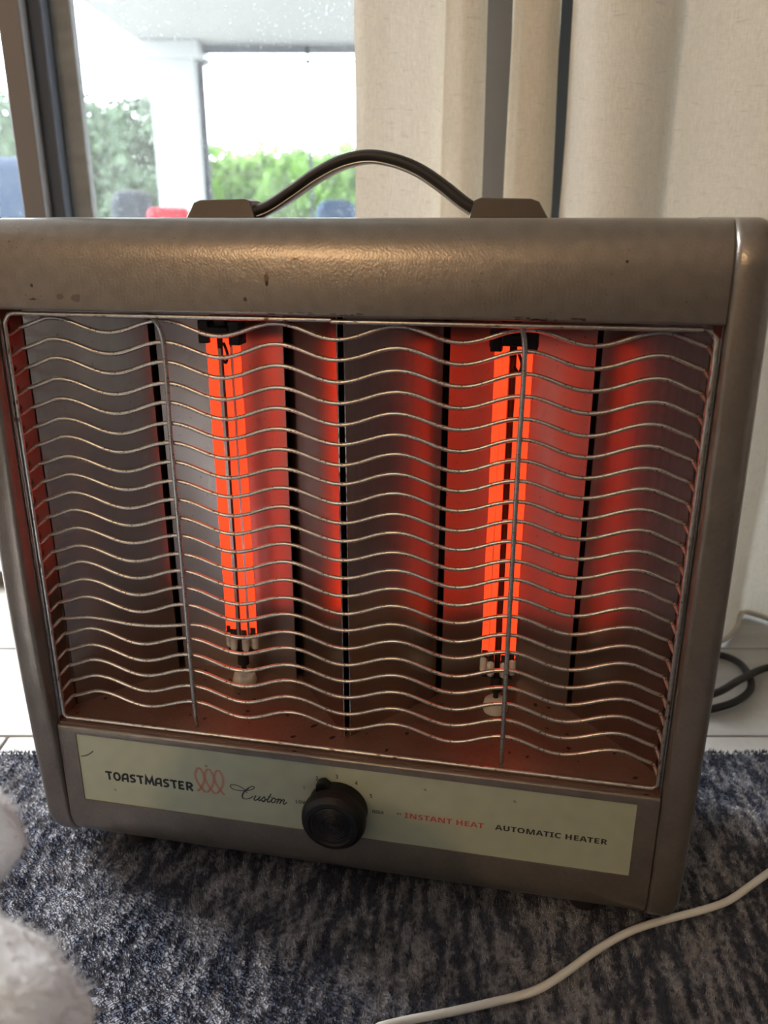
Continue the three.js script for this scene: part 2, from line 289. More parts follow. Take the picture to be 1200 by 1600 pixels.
{
  const z = ZC - 0.06, e = (px, dz = 0) => [cx(px, z), z + dz];
  curtain('curtain', 'wide cream drape with broad soft folds reaching the tile floor', [e(900, -0.05), e(886, -0.03), e(880, 0.0), e(890, 0.02), e(915, 0.032), e(960, 0.036), e(1005, 0.018), e(1030, -0.012), e(1052, -0.018), e(1085, 0.004), e(1140, 0.026), e(1190, 0.034), e(1240, 0.012), e(1285, -0.02), e(1330, 0.0), e(1390, 0.03), e(1450, 0.0), e(1520, 0.03), e(1590, -0.01), e(1660, 0.02), ...Array.from({ length: 14 }, (_, k) => e(1720 + k * 56, k % 2 ? 0.024 : -0.012))].map(([x, zz]) => [x, z + (zz - z) * 1.5]), 0.002, 2.19, M.curtain);
}
{
  const r = tag(group('curtain_rod'), 'dark curtain rod above the sliding glass door', 'curtain rod');
  const t = new THREE.CylinderGeometry(0.012, 0.012, 3.6, 16); t.rotateZ(Math.PI / 2); t.translate(-0.2, 2.21, -1.0); mesh('pole', t, M.rod, r);
  for (const x of [-1.95, 1.55]) mesh('bracket', box(x - 0.01, x + 0.01, 2.2, 2.22, ZD + 0.06, -0.99), M.rod, r);
}

// ---------------------------------------------------------------- the rug
const RUG_Y = 0.008, RUG_Z = onFloor(1150, 1187).z;
function rugTone(x, z) {       // worn navy and grey streaks running along z
  const a = x + 0.10 * z;
  const s = 0.5 + 0.5 * (0.55 * n2(a * 80, z * 16) + 0.35 * n2(a * 150, z * 40) + 0.3 * n2(a * 14, z * 5) + 0.35 * n2(a * 240, z * 110));
  return sstep(0.28, 0.82, s);
}
const rugColor = (t, c) => c.setRGB(0.034 + 0.21 * t, 0.043 + 0.21 * t, 0.072 + 0.215 * t);
{
  const RX0 = -1.25, RX1 = 1.2, RZ1 = 1.2, W = RX1 - RX0, L = RZ1 - RUG_Z, c = new THREE.Color();
  const map = dataTex(1024, 1024, (u, v) => { rugColor(rugTone(RX0 + u * W, RZ1 - v * L), c).convertLinearToSRGB(); return [c.r, c.g, c.b]; }, true);
  const bump = dataTex(512, 512, (u, v) => 0.5 + 0.5 * tn(u, v, 120, 120, 2), false, 8, 8);
  const g = new RoundedBoxGeometry(W, RUG_Y, L, 2, 0.003), p = g.attributes.position, uv = g.attributes.uv;
  for (let i = 0; i < p.count; i++) uv.setXY(i, p.getX(i) / W + 0.5, 0.5 - p.getZ(i) / L);
  const rug = tag(group('rug'), 'distressed navy and grey rug under the heater', 'rug'); rug.position.set((RX0 + RX1) / 2, 0, (RUG_Z + RZ1) / 2);
  const b = mesh('backing', g, std({ map, bumpMap: bump, bumpScale: 0.002, roughness: 1 }), rug); b.position.y = RUG_Y / 2;
  const N = 300000, lg = new THREE.ConeGeometry(0.5, 1, 4, 1, true); lg.translate(0, 0.5, 0);
  const im = new THREE.InstancedMesh(lg, std({ color: 0xffffff, roughness: 1 }), N); im.name = 'pile'; im.userData.kind = 'stuff'; im.castShadow = im.receiveShadow = true;
  const m = new THREE.Matrix4(), q = new THREE.Quaternion(), e = new THREE.Euler();
  for (let i = 0; i < N; i++) {
    const x = rr(-0.85, 0.85), z = rr(RUG_Z - 0.003, -0.16);
    const lean = 0.3 * n2(x * 14, z * 14), lz = 0.3 * n2(x * 14 + 9, z * 14);
    e.set(lz + rr(-0.5, 0.5), rr(0, 3), lean + rr(-0.5, 0.5)); q.setFromEuler(e);
    const h = rr(0.0028, 0.0050) * (1 + 0.25 * n2(x * 30, z * 30)), w = rr(0.0011, 0.0019);
    m.compose(V(x - rug.position.x, RUG_Y - 0.001, z - rug.position.z), q, V(w, h, w)); im.setMatrixAt(i, m);
    const k = rr(0.75, 1.3); rugColor(clamp(rugTone(x, z) + rr(-0.12, 0.12)), c); im.setColorAt(i, c.multiplyScalar(k));
  }
  rug.add(im);
}

// ---------------------------------------------------------------- the heater
// local axes: x along the front, z towards the room, y measured so that the eye is level with y = 0.480
const heater = tag(group('space_heater'), 'bronze metal electric heater with glowing red elements behind a wavy wire grille', 'heater');
const YAW = 11.3 * Math.PI / 180, DY = EYE - 0.480;
heater.position.set(-0.034 * Math.cos(YAW), DY, -0.5 - 0.034 * Math.sin(YAW));
heater.rotation.y = -YAW;
const BACK = -0.185, TOP = 0.4795, BOT = -0.009;
const bulge = (y) => 0.0075 * Math.sin(Math.PI * clamp((y - 0.03) / 0.42));
{   // end cheeks: a rounded side plate with a bulging front edge
  const out = [];
  out.push(...arc(BACK + 0.015, BOT + 0.015, 0.015, 180, 270, 5));
  out.push(...arc(-0.035, BOT + 0.038, 0.038, 270, 360, 10));
  for (let k = 1; k < 20; k++) { const y = BOT + 0.038 + (0.452 - BOT - 0.038) * k / 20; out.push([0.003 + bulge(y), y]); }
  out.push(...arc(-0.022, TOP - 0.025 + 0.0005, 0.025, 0, 90, 8));
  out.push(...arc(BACK + 0.02, TOP - 0.02 + 0.0005, 0.02, 90, 180, 5));
  const nrm = out.map((p, i) => { const a = out[(i + out.length - 1) % out.length], b = out[(i + 1) % out.length], dx = b[0] - a[0], dy = b[1] - a[1], l = Math.hypot(dx, dy); return [dy / l, -dx / l]; });
  const XI = 0.2258, XO = 0.2478, RO = 0.0095, secs = [[XI, 0.0028], [XI + 0.0008, 0.0012], [XI + 0.0028, 0]];
  for (let k = 0; k <= 6; k++) { const a = k / 6 * Math.PI / 2; secs.push([XO - RO + RO * Math.sin(a), RO * (1 - Math.cos(a))]); }
  const P = [], I = [], n = out.length;
  for (const [x, ins] of secs) out.forEach(([z, y], i) => P.push(x, y - nrm[i][1] * ins, z - nrm[i][0] * ins));
  for (let s = 0; s < secs.length - 1; s++) for (let i = 0; i < n; i++) { const a = s * n + i, b = s * n + (i + 1) % n; I.push(a, a + n, b, b, a + n, b + n); }
  for (const s of [0, secs.length - 1]) {
    const ring = out.map((_, i) => new THREE.Vector2(P[(s * n + i) * 3 + 2], P[(s * n + i) * 3 + 1]));
    for (const [a, b, c] of THREE.ShapeUtils.triangulateShape(ring, [])) s ? I.push(s * n + a, s * n + c, s * n + b) : I.push(a, b, c);
  }
  const g = new THREE.BufferGeometry(); g.setAttribute('position', new THREE.Float32BufferAttribute(P, 3)); g.setIndex(I);
  const right = creased(flat(g), 0.7), fixN = (q) => uvM(q);
  const left = right.clone(); { const p = left.attributes.position, nn = left.attributes.normal; for (let i = 0; i < p.count; i++) { p.setX(i, -p.getX(i)); nn.setX(i, -nn.getX(i)); } for (let i = 0; i < p.count; i += 3) for (const at of [p, nn]) { const t = [at.getX(i + 1), at.getY(i + 1), at.getZ(i + 1)]; at.setXYZ(i + 1, at.getX(i + 2), at.getY(i + 2), at.getZ(i + 2)); at.setXYZ(i + 2, ...t); } }
  mesh('side_cheek', fixN(right), M.paint, heater); mesh('side_cheek', fixN(left), M.paint, heater);
}
{   // top panel: front band that rolls back into the top
  const TP = [[-0.020, 0.4235], [-0.002, 0.4235], ...arc(-0.002, 0.4255, 0.002, 270, 360, 3)];
  {   // the band leans back more and more towards the rolled top edge
    let z = 0, y = 0.4255; const rad = Math.PI / 180, step = (tilt, ds) => { z -= Math.sin(tilt * rad) * ds; y += Math.cos(tilt * rad) * ds; TP.push([z, y]); };
    for (let k = 0; k < 40; k++) step(8 * (k + 0.5) / 40, 0.00075);
    for (let k = 0; k < 20; k++) step(8 + 10 * (k + 0.5) / 20, 0.00045);
    const R = (TOP - y) / (1 - Math.sin(18 * rad)); for (let k = 0; k < 30; k++) step(18 + 72 * (k + 0.5) / 30, R * 72 / 30 * rad);
    TP[TP.length - 1][1] = TOP; TP.push([BACK + 0.002, TOP]);
  }
  const chips = document.createElement('canvas'); chips.width = 2048; chips.height = 512;
  const c = chips.getContext('2d'); c.fillStyle = '#f2f2f2'; c.fillRect(0, 0, 2048, 512);
  const img = c.getImageData(0, 0, 2048, 512), d = img.data;
  for (let y = 0; y < 512; y++) for (let x = 0; x < 2048; x++) { const k = 236 + 9 * n2(x / 60, y / 60) + 8 * n2(x / 7, y / 7), i = (y * 2048 + x) * 4; d[i] = d[i + 1] = d[i + 2] = k; }
  c.putImageData(img, 0, 0);
  const X = (x) => (x + 0.2252) / 0.4504 * 2048, Y = (y) => (0.4795 - y) / 0.1126 * 512;
  const chip = (x, y, w, h, col) => { c.fillStyle = col; c.beginPath(); for (let k = 0; k < 14; k++) { const a = k / 14 * 2 * Math.PI, r = 0.65 + 0.35 * rnd(); c.lineTo(X(x) + Math.cos(a) * w * r * 4547, Y(y) + Math.sin(a) * h * r * 4547); } c.fill(); };
  chip(-0.038, 0.4455, 0.002, 0.0045, 'rgba(120,96,70,0.6)'); chip(-0.038, 0.4425, 0.0012, 0.002, 'rgba(40,34,28,0.8)');
  chip(-0.165, 0.432, 0.004, 0.003, 'rgba(150,144,136,0.5)'); chip(-0.176, 0.4325, 0.003, 0.002, 'rgba(150,144,136,0.5)'); chip(-0.195, 0.439, 0.0012, 0.0014, 'rgba(60,54,48,0.7)');
  chip(-0.195, 0.4305, 0.003, 0.0006, 'rgba(50,45,40,0.7)'); chip(-0.052, 0.433, 0.0015, 0.0016, 'rgba(90,84,76,0.7)'); chip(-0.02, 0.4565, 0.0035, 0.001, 'rgba(110,94,72,0.6)'); chip(0.17, 0.457, 0.0009, 0.0009, 'rgba(50,44,36,0.9)');
  for (let k = 0; k < 40; k++) chip(rr(-0.22, 0.22), rr(0.426, 0.47), rr(0.0002, 0.0007), rr(0.0002, 0.0006), 'rgba(70,62,52,0.6)');
  for (let k = 0; k < 26; k++) chip(k < 13 ? rr(-0.05, 0.02) : rr(0.1, 0.16), rr(0.4242, 0.4258), rr(0.0008, 0.003), rr(0.0002, 0.0005), 'rgba(45,38,32,0.8)');
  const tex = new THREE.CanvasTexture(chips); tex.colorSpace = THREE.SRGBColorSpace;
  const g = extrudeX(sheet(TP, 0.0012, 1), -0.2252, 0.2252, 0.9), p = g.attributes.position, uv = g.attributes.uv;
  for (let i = 0; i < p.count; i++) uv.setXY(i, (p.getX(i) + 0.2252) / 0.4504, (p.getY(i) - 0.3669) / 0.1126);
  const hb = T.hammer.clone(); hb.repeat.set(3.15, 0.79); hb.needsUpdate = true;
  mesh('top_panel', g, std({ color: M.paint.color, map: tex, roughness: 0.31, metalness: 0.55, bumpMap: hb, bumpScale: 0.00012 }), heater);
}
{   // lower front panel with a window for the name plate, rolling under at the bottom
  const PX = 0.2105, PY0 = 0.0405, PY1 = 0.102, E2 = 0.2250;
  const roll = [[-0.0012, PY0 + 0.0], [0, PY0], ...arc(-0.035, BOT + 0.036, 0.035, 0, -90, 10), [BACK + 0.002, BOT + 0.001]].slice(1);
  const lip = [[-0.022, 0.1085], [-0.002, 0.1085], ...arc(-0.002, 0.1065, 0.002, 90, 0, 3), [0, PY1]];
  mesh('lower_panel', merge([extrudeX(sheet(roll, 0.0014, -1), -E2, E2, 0.9), extrudeX(sheet(lip, 0.0014, -1), -E2, E2, 0.9),
    box(-E2, -PX, PY0, PY1, -0.0014, 0), box(PX, E2, PY0, PY1, -0.0014, 0)]), M.paint, heater);
  // name plate: print on a pale sage plate
  const cv = document.createElement('canvas'); cv.width = 2048; cv.height = 300; const c = cv.getContext('2d');
  const S = 2048 / 0.421, X = (x) => (x + PX) * S, Y = (y) => (PY1 - y) * S;
  c.fillStyle = '#9da28d'; c.fillRect(0, 0, 2048, 300);
  { const img = c.getImageData(0, 0, 2048, 300), d = img.data; for (let y = 0; y < 300; y++) for (let x = 0; x < 2048; x++) { const i = (y * 2048 + x) * 4, k = 1 + 0.02 * n2(x / 90, y / 90) + 0.012 * n2(x / 3, y / 3); for (let q = 0; q < 3; q++) d[i + q] *= k; } c.putImageData(img, 0, 0); }
  c.lineCap = 'butt'; c.lineJoin = 'miter';
  // rounded bold capitals, each drawn in a cell one unit wide and high
  const GL = {
    T: [['M', -0.05, 0.1], ['L', 1.0, 0.1], ['M', 0.5, 0.05], ['L', 0.56, 1]],
    O: [['E', 0.5, 0.5, 0.4, 0.42]],
    A: [['M', 0.95, 0.12], ['C', 0.2, -0.05, 0.05, 0.4, 0.1, 1], ['M', 0.88, 0.05], ['L', 0.88, 1], ['M', 0.1, 0.64], ['L', 0.88, 0.64]],
    S: [['M', 0.95, 0.14], ['C', 0.2, -0.05, -0.1, 0.42, 0.5, 0.5], ['C', 1.1, 0.6, 0.8, 1.0, 0.05, 0.86]],
    M: [['M', 0.08, 1], ['L', 0.18, 0.1], ['L', 0.52, 0.75], ['L', 0.86, 0.1], ['L', 0.98, 1]],
    E: [['M', 0.16, 0], ['L', 0.16, 1], ['M', 0.1, 0.1], ['L', 0.9, 0.1], ['M', 0.1, 0.5], ['L', 0.8, 0.5], ['M', 0.1, 0.9], ['L', 0.92, 0.9]],
    R: [['M', 0.16, 0], ['L', 0.16, 1], ['M', 0.1, 0.12], ['C', 1.1, -0.02, 1.1, 0.6, 0.2, 0.56], ['M', 0.45, 0.55], ['L', 0.95, 1]],
  };
  const word = 'TOASTMASTER', cell = { T: 0.95, O: 1.05, A: 1, S: 0.9, M: 1.3, E: 0.9, R: 1 };
  const total = [...word].reduce((s, k) => s + cell[k] + 0.2, -0.2), x0 = X(-0.1895), x1 = X(-0.1165), unit = (x1 - x0) / total, hgt = 0.0079 * S;
  let at = x0; c.strokeStyle = '#0d1416'; c.lineWidth = 8.6;
  for (const k of word) {
    const w = cell[k] * unit, yb = Y(0.0699) - hgt * 0.02, q = (a, b) => [at + a * w, yb + b * hgt];
    c.beginPath(); for (const [o, ...v] of GL[k]) { if (o === 'M') c.moveTo(...q(v[0], v[1])); if (o === 'L') c.lineTo(...q(v[0], v[1])); if (o === 'C') c.bezierCurveTo(...q(v[0], v[1]), ...q(v[2], v[3]), ...q(v[4], v[5])); if (o === 'E') { const [a, b] = q(v[0], v[1]); c.moveTo(a + v[2] * w, b); c.ellipse(a, b, v[2] * w, v[3] * hgt, 0, 0, 7); } } c.stroke(); at += w + 0.2 * unit;
  }
  // three coil loops in thin red line
  c.lineWidth = 1.6;
  for (let k = 0; k < 3; k++) for (let j = 0; j < 4; j++) {
    const bx = X(-0.1103) + k * 0.0077 * S + (j - 1.5) * 3.4, ty = Y(0.0835), by = Y(0.0628), w = 0.0044 * S;
    c.strokeStyle = j === 1 || j === 2 ? 'rgba(160,60,48,0.85)' : 'rgba(165,95,80,0.7)';
    c.beginPath(); c.moveTo(bx - w * 0.4, ty + 6); c.bezierCurveTo(bx - w * 1.1, ty + 30, bx - w * 0.7, by - 40, bx + w * 0.9, by + 3);
    c.moveTo(bx + w * 0.45, ty + 4); c.bezierCurveTo(bx + w * 1.3, ty + 30, bx + w * 0.9, by - 30, bx - w * 0.55, by + 1);
    c.moveTo(bx - w * 0.4, ty + 6); c.bezierCurveTo(bx - w * 0.15, ty - 8, bx + w * 0.25, ty - 9, bx + w * 0.45, ty + 4); c.stroke();
  }
  // "Custom" in a copperplate hand
  {
    const ox = X(-0.0853), oy = Y(0.0612), k = (X(-0.042) - ox) / 212;
    const pen = (w, ...ps) => { c.lineWidth = w * k * 1.25; c.lineCap = 'round'; c.strokeStyle = '#15181a'; c.beginPath(); c.moveTo(ox + ps[0][0] * k, oy + ps[0][1] * k); for (let i = 1; i + 2 < ps.length + 0; i += 3) c.bezierCurveTo(ox + ps[i][0] * k, oy + ps[i][1] * k, ox + ps[i + 1][0] * k, oy + ps[i + 1][1] * k, ox + ps[i + 2][0] * k, oy + ps[i + 2][1] * k); c.stroke(); };
    pen(2.4, [62, -30], [58, -46], [30, -62], [6, -58], [-8, -54], [-2, -38], [20, -36], [52, -34], [84, -44], [92, -56]);
    pen(2.6, [92, -56], [97, -66], [84, -66], [70, -52], [48, -32], [36, -10], [46, -3], [56, 3], [76, -6], [86, -18]);
    pen(4.4, [70, -52], [50, -34], [38, -14], [45, -4]);
    pen(3.4, [97, -22], [90, -10], [86, -1], [92, -1], [100, -1], [108, -12], [114, -22], [106, -8], [104, 0], [110, -2], [116, -5], [122, -14], [128, -21]);
    pen(3.4, [128, -21], [134, -27], [131, -14], [132, -8], [132, 2], [120, 2], [118, -4], [124, 0], [134, -6], [140, -14]);
    pen(3.6, [156, -38], [148, -22], [138, -4], [142, -1], [148, 1], [154, -8], [160, -14]); pen(2, [144, -24], [150, -25], [156, -25], [162, -25]);
    pen(3.4, [168, -22], [158, -20], [152, -4], [160, -1], [170, 0], [178, -18], [169, -22], [172, -16], [178, -18], [182, -20]);
    pen(3.4, [186, -22], [182, -12], [178, -4], [176, 0], [182, -12], [192, -26], [195, -20], [196, -16], [190, -6], [188, 0], [194, -12], [204, -26], [207, -20], [208, -14], [198, 0], [206, -1], [210, -2], [214, -8], [216, -11]);
  }
  const text = (s, x, y, hM, wM, col, font = 'bold', fam = 'sans-serif') => { c.save(); c.fillStyle = col; c.font = font + ' 100px ' + fam; const m = c.measureText(s); c.translate(X(x), Y(y)); c.scale(wM * S / m.width, hM * S / 71); c.textAlign = 'center'; c.fillText(s, 0, 35.5); c.restore(); };
  text('LOW', -0.0298, 0.0655, 0.0031, 0.0088, '#23282a'); text('1', -0.027, 0.0786, 0.0033, 0.0012, '#23282a'); text('2', -0.0168, 0.0890, 0.0034, 0.0022, '#23282a'); text('3', -0.0015, 0.0927, 0.0034, 0.0022, '#23282a');
  text('4', 0.0131, 0.0893, 0.0034, 0.0022, '#23282a'); text('5', 0.0240, 0.0795, 0.0034, 0.0022, '#23282a'); text('HIGH', 0.0292, 0.0660, 0.0031, 0.0088, '#23282a');
  text('**', 0.0450, 0.0660, 0.0030, 0.0036, '#5b4440');
  text('INSTANT HEAT', 0.0782, 0.0663, 0.0045, 0.0584, '#a8443a'); text('AUTOMATIC HEATER', 0.1545, 0.0667, 0.0045, 0.0785, '#101618');
  // scratches
  c.strokeStyle = 'rgba(40,44,40,0.85)'; c.lineWidth = 5; c.beginPath(); c.moveTo(X(-0.2085), Y(0.081)); c.quadraticCurveTo(X(-0.203), Y(0.082), X(-0.198), Y(0.087)); c.stroke();
  c.fillStyle = 'rgba(70,74,66,0.5)'; for (const [x, y] of [[-0.104, 0.087], [-0.183, 0.053], [0.064, 0.091], [0.128, 0.091]]) { c.beginPath(); c.ellipse(X(x), Y(y), 6, 4, 0.6, 0, 7); c.fill(); }
  const tex = new THREE.CanvasTexture(cv); tex.colorSpace = THREE.SRGBColorSpace;
  const g = new THREE.BoxGeometry(2 * PX, PY1 - PY0, 0.0008), uv = g.attributes.uv, p = g.attributes.position;
  for (let i = 0; i < uv.count; i++) uv.setXY(i, p.getX(i) / (2 * PX) + 0.5, p.getY(i) / (PY1 - PY0) + 0.5);
  g.translate(0, (PY0 + PY1) / 2, -0.0014);
  mesh('name_plate', g, std({ map: tex, roughness: 0.42 }), heater).userData.label = 'pale sage name plate with printed lettering';
}
{   // thermostat knob
  const k = group('knob', heater); k.position.set(-0.0008, 0.0662, -0.0008); k.userData.label = 'black thermostat knob';
  const lat = (pts, seg = 40) => { const g = new THREE.LatheGeometry(pts.map(([r, z]) => new THREE.Vector2(r, z)), seg); g.rotateX(Math.PI / 2); return g; };
  mesh('knob_base', creased(flat(lat([[0, 0.0005], [0.0225, 0.0005], [0.0225, 0.0012], [0.0212, 0.011], [0, 0.011]])), 0.6), M.black, k);
  const rings = [[0, 0.0205]]; for (let i = 1; i < 9; i++) { const r = i * 0.0018; rings.push([r - 0.0007, 0.0207 + 0.0001 * i], [r, 0.0202 + 0.0001 * i]); }
  mesh('knob_dial', creased(flat(lat([[0, 0.0085], [0.0215, 0.0085], [0.0238, 0.011], [0.0242, 0.0145], [0.0228, 0.019], [0.0196, 0.0222], [0.0170, 0.0226], [0.0160, 0.0212], ...rings.reverse()])), 0.5), M.black, k);
  const s = new THREE.Shape(); s.moveTo(-0.0075, 0.016); s.lineTo(-0.0028, 0.0262); s.quadraticCurveTo(0, 0.0275, 0.0028, 0.0262); s.lineTo(0.0075, 0.016);
  const pg = new THREE.ExtrudeGeometry(s, { depth: 0.006, bevelEnabled: true, bevelSize: 0.0008, bevelThickness: 0.0008, bevelSegments: 2 }); pg.translate(0, 0, 0.0015); pg.rotateZ(26 * Math.PI / 180);
  mesh('pointer', flat(pg), M.black, k);
}
{   // inside: dark case, polished liner, reflectors, floor pan
  const y0 = 0.1095, y1 = 0.4245;
  mesh('case', merge([box(-0.2255, 0.2255, BOT + 0.004, TOP - 0.003, BACK, BACK + 0.0015), box(-0.2258, -0.2250, 0.0, 0.47, BACK, -0.03), box(0.2250, 0.2258, 0.0, 0.47, BACK, -0.03)]), M.paint, heater);
  for (const s of [-1, 1]) mesh('liner', box(s * 0.2248 - 0.0004, s * 0.2248 + 0.0004, y0, y1, -0.0285, -0.003), M.reflector, heater);
  mesh('floor_pan', box(-0.2244, 0.2244, y0 - 0.001, y0, -0.135, -0.003), M.floorpan, heater);
  mesh('ceiling_pan', box(-0.2244, 0.2244, y1, y1 + 0.001, -0.135, -0.003), M.reflector, heater);
  const wing = (ax, az, bx, bz, bow, fx) => { const o = []; for (let i = 0; i <= 14; i++) { const t = i / 14, s = bow * 4 * t * (1 - t), dx = bx - ax, dz = bz - az, l = Math.hypot(dx, dz); o.push([ax + dx * t - dz / l * s, az + dz * t + dx / l * s]); } o.push([bx + fx, bz - 0.006]); return o; };
  const put = (pts, t, m = M.reflector) => mesh('reflector', extrudeY(sheet(pts, t), y0, y1, 0.5), m, heater);
  put(wing(-0.2242, -0.0285, -0.1672, -0.096, -0.001, 0.0004), 0.0007);
  put(wing(-0.0024, -0.029, -0.0615, -0.108, 0, -0.0003), -0.0007);
  put(wing(0.0024, -0.029, 0.0570, -0.096, -0.001, 0.0003), 0.0007);
  put(wing(0.2242, -0.0285, 0.1672, -0.096, 0.001, -0.0004), -0.0007);
  for (const [x0, zc, q] of [[-0.1628, -0.109, 0.28], [0.0620, -0.121, 0.12]]) { const o = []; for (let i = 0; i <= 20; i++) { const t = i / 20; o.push([x0 + 0.1008 * t, zc + (0.1008 * (t - 0.5)) ** 2 / q]); } put(o, -0.0007, M.backplate); }
  // folded edges of the two middle reflectors meet in a narrow dark slot
  for (const s of [-1, 1]) mesh('reflector_edge', box(s > 0 ? 0.0020 : -0.0027, s > 0 ? 0.0027 : -0.0020, y0, y1, -0.043, -0.0285), M.reflector, heater);
}
{   // wavy wire grille
  const gr = group('grille', heater), r = 0.00145, zr = -0.0075, zw = -0.0185;
  const X = 0.2232, YT = 0.4205, YB = 0.1112, R = 0.007, ring = [];
  ring.push(V(0.0004, YT - 0.0004, zr)); ring.push(V(X - R, YT, zr));
  for (const [cx0, cy0, a0] of [[X - R, YT - R, 90], [X - 0.003, YB + 0.003, 0], [-X + 0.003, YB + 0.003, -90], [-X + R, YT - R, 180]]) { const rad = Math.abs(cy0 - YT) < 0.01 ? R : 0.003; for (let k = 0; k <= 6; k++) { const a = (a0 - k * 15) * Math.PI / 180; ring.push(V(cx0 + rad * Math.cos(a), cy0 + rad * Math.sin(a), zr)); } }
  ring.push(V(-0.0006, YT + 0.0006, zr));
  mesh('frame_wire', tube(ring, 0.0015, 8, false, 260), M.wire, gr);
  const N = 22, XE = 0.2205;
  for (let k = 0; k < N; k++) {
    const y = 0.4125 - k * 0.01362, pts = [], amp = 0.0046;
    pts.push(V(-X, y - 0.0062, zr), V(-X + 0.0007, y - 0.006, -0.011), V(-XE - 0.0005, y - 0.0035, zw + 0.002));
    for (let i = 0; i <= 90; i++) {
      const x = -XE + 2 * XE * i / 90 + 0; let a = amp * (1 + 0.08 * n2(k * 3.1, x * 9)), dy = 0.0005 * n2(k * 1.7 + 5, x * 4);
      if (k === 16) { const f = sstep(-0.09, -0.14, x); a *= 1 - 0.72 * f; dy -= 0.0012 * f; }   // one bent wire
      let w = -Math.cos(2 * Math.PI * x / 0.0783) * a;
      const edge = sstep(0.197, XE, Math.abs(x)); w = w * (1 - 0.35 * edge) - 0.0016 * edge;
      pts.push(V(x, y + w + dy, zw));
    }
    pts.push(V(XE + 0.0005, y - 0.0035, zw + 0.002), V(X - 0.0007, y - 0.006, -0.011), V(X, y - 0.0062, zr));
    mesh('wavy_wire', tube(pts, r, 7, false, 190), M.wire, gr);
  }
  for (const s of [-1, 1]) {
    const x = s * 0.1165;
    mesh('upright_wire', tube([V(x - 0.002, YT, zr - 0.001), V(x - 0.0016, YT - 0.003, -0.012), V(x, 0.408, zw + 0.0026), V(x, 0.33, zw + 0.0026), V(x, 0.22, zw + 0.0026), V(x, 0.122, zw + 0.0026), V(x, YB - 0.0002, zw + 0.001)], 0.0016, 8, true, 60), M.wire, gr);
  }
}
// heating elements: four glowing ribbons round an iron rod, hung between a dark insulator and porcelain pegs
for (const [ex, ez] of [[-0.1030, -0.086], [0.1072, -0.086]]) {
  const el = group('heating_element', heater); el.position.set(ex, 0, ez);
  const y0 = 0.1095, yt = 0.400, yb = 0.158;
  mesh('rod', merge([cyl(0.0021, 0.0021, y0 + 0.008, 0.4245, 12)]), M.iron, el);
  const spots = [[-0.0100, 0.001, 0.0052], [-0.0046, 0.0062, 0.0044], [0.0050, 0.0062, 0.0048], [0.0106, 0.001, 0.0056]];
  for (const [x, z, w] of spots) {
    const g = new THREE.BoxGeometry(w, yt - yb, 0.0012, 1, 24, 1), p = g.attributes.position;
    for (let i = 0; i < p.count; i++) p.setX(i, p.getX(i) + 0.00035 * n2(p.getY(i) * 20, x * 300 + ex * 99));
    g.translate(x, (yt + yb) / 2, z); mesh('filament_ribbon', uvM(g), M.ribbon, el);
    { const l = new THREE.RectAreaLight(lin(1, 0.042, 0.009), ELEMENT_POWER, w, yt - yb); l.position.set(x, (yt + yb) / 2, z + 0.0009); l.rotation.y = Math.PI; l.name = 'filament_light'; el.add(l); }
    mesh('peg', (() => { const q = new THREE.CapsuleGeometry(0.0031, 0.0085, 4, 12); q.scale(1, 1, 0.9); q.translate(x * 1.06, yb - 0.008, z); return flat(q); })(), M.porcelain, el);
    mesh('clip', box(x - 0.0022, x + 0.0022, yb - 0.003, yb + 0.005, z - 0.0016, z + 0.0012), M.iron, el);
  }
  const cross = merge([box(-0.0165, 0.0165, 0.3965, 0.4085, -0.0045, 0.0045, 0.001), box(-0.0155, -0.0075, 0.394, 0.4105, -0.0058, 0.0085, 0.001), box(0.0075, 0.0160, 0.393, 0.4100, -0.0058, 0.0085, 0.001), box(-0.0045, 0.0045, 0.390, 0.4240, -0.0055, 0.0055, 0.001), box(-0.0085, -0.0055, 0.408, 0.4245, -0.002, 0.002), box(-0.008, 0.008, 0.398, 0.406, 0.002, 0.0095, 0.001)]);
  mesh('insulator', cross, M.black, el);
  mesh('hook', tube([V(0.0035, 0.394, 0.007), V(0.0062, 0.386, 0.0085), V(0.0045, 0.3805, 0.009), V(0.0015, 0.384, 0.0085)], 0.0011, 7), M.black, el);
  mesh('spider', merge([box(-0.0115, 0.0118, 0.1395, 0.143, -0.002, 0.002), box(-0.002, 0.002, 0.1395, 0.143, -0.006, 0.0085), cyl(0.0048, 0.0040, 0.128, 0.149, 16)]), M.iron, el);
  mesh('socket', (() => { const g = new THREE.LatheGeometry([[0.0001, y0], [0.0095, y0], [0.0102, y0 + 0.003], [0.0088, y0 + 0.009], [0.0055, y0 + 0.0115], [0.0001, y0 + 0.0115]].map(([a, b]) => new THREE.Vector2(a, b)), 24); return creased(flat(g), 0.7); })(), M.porcelain, el);
}
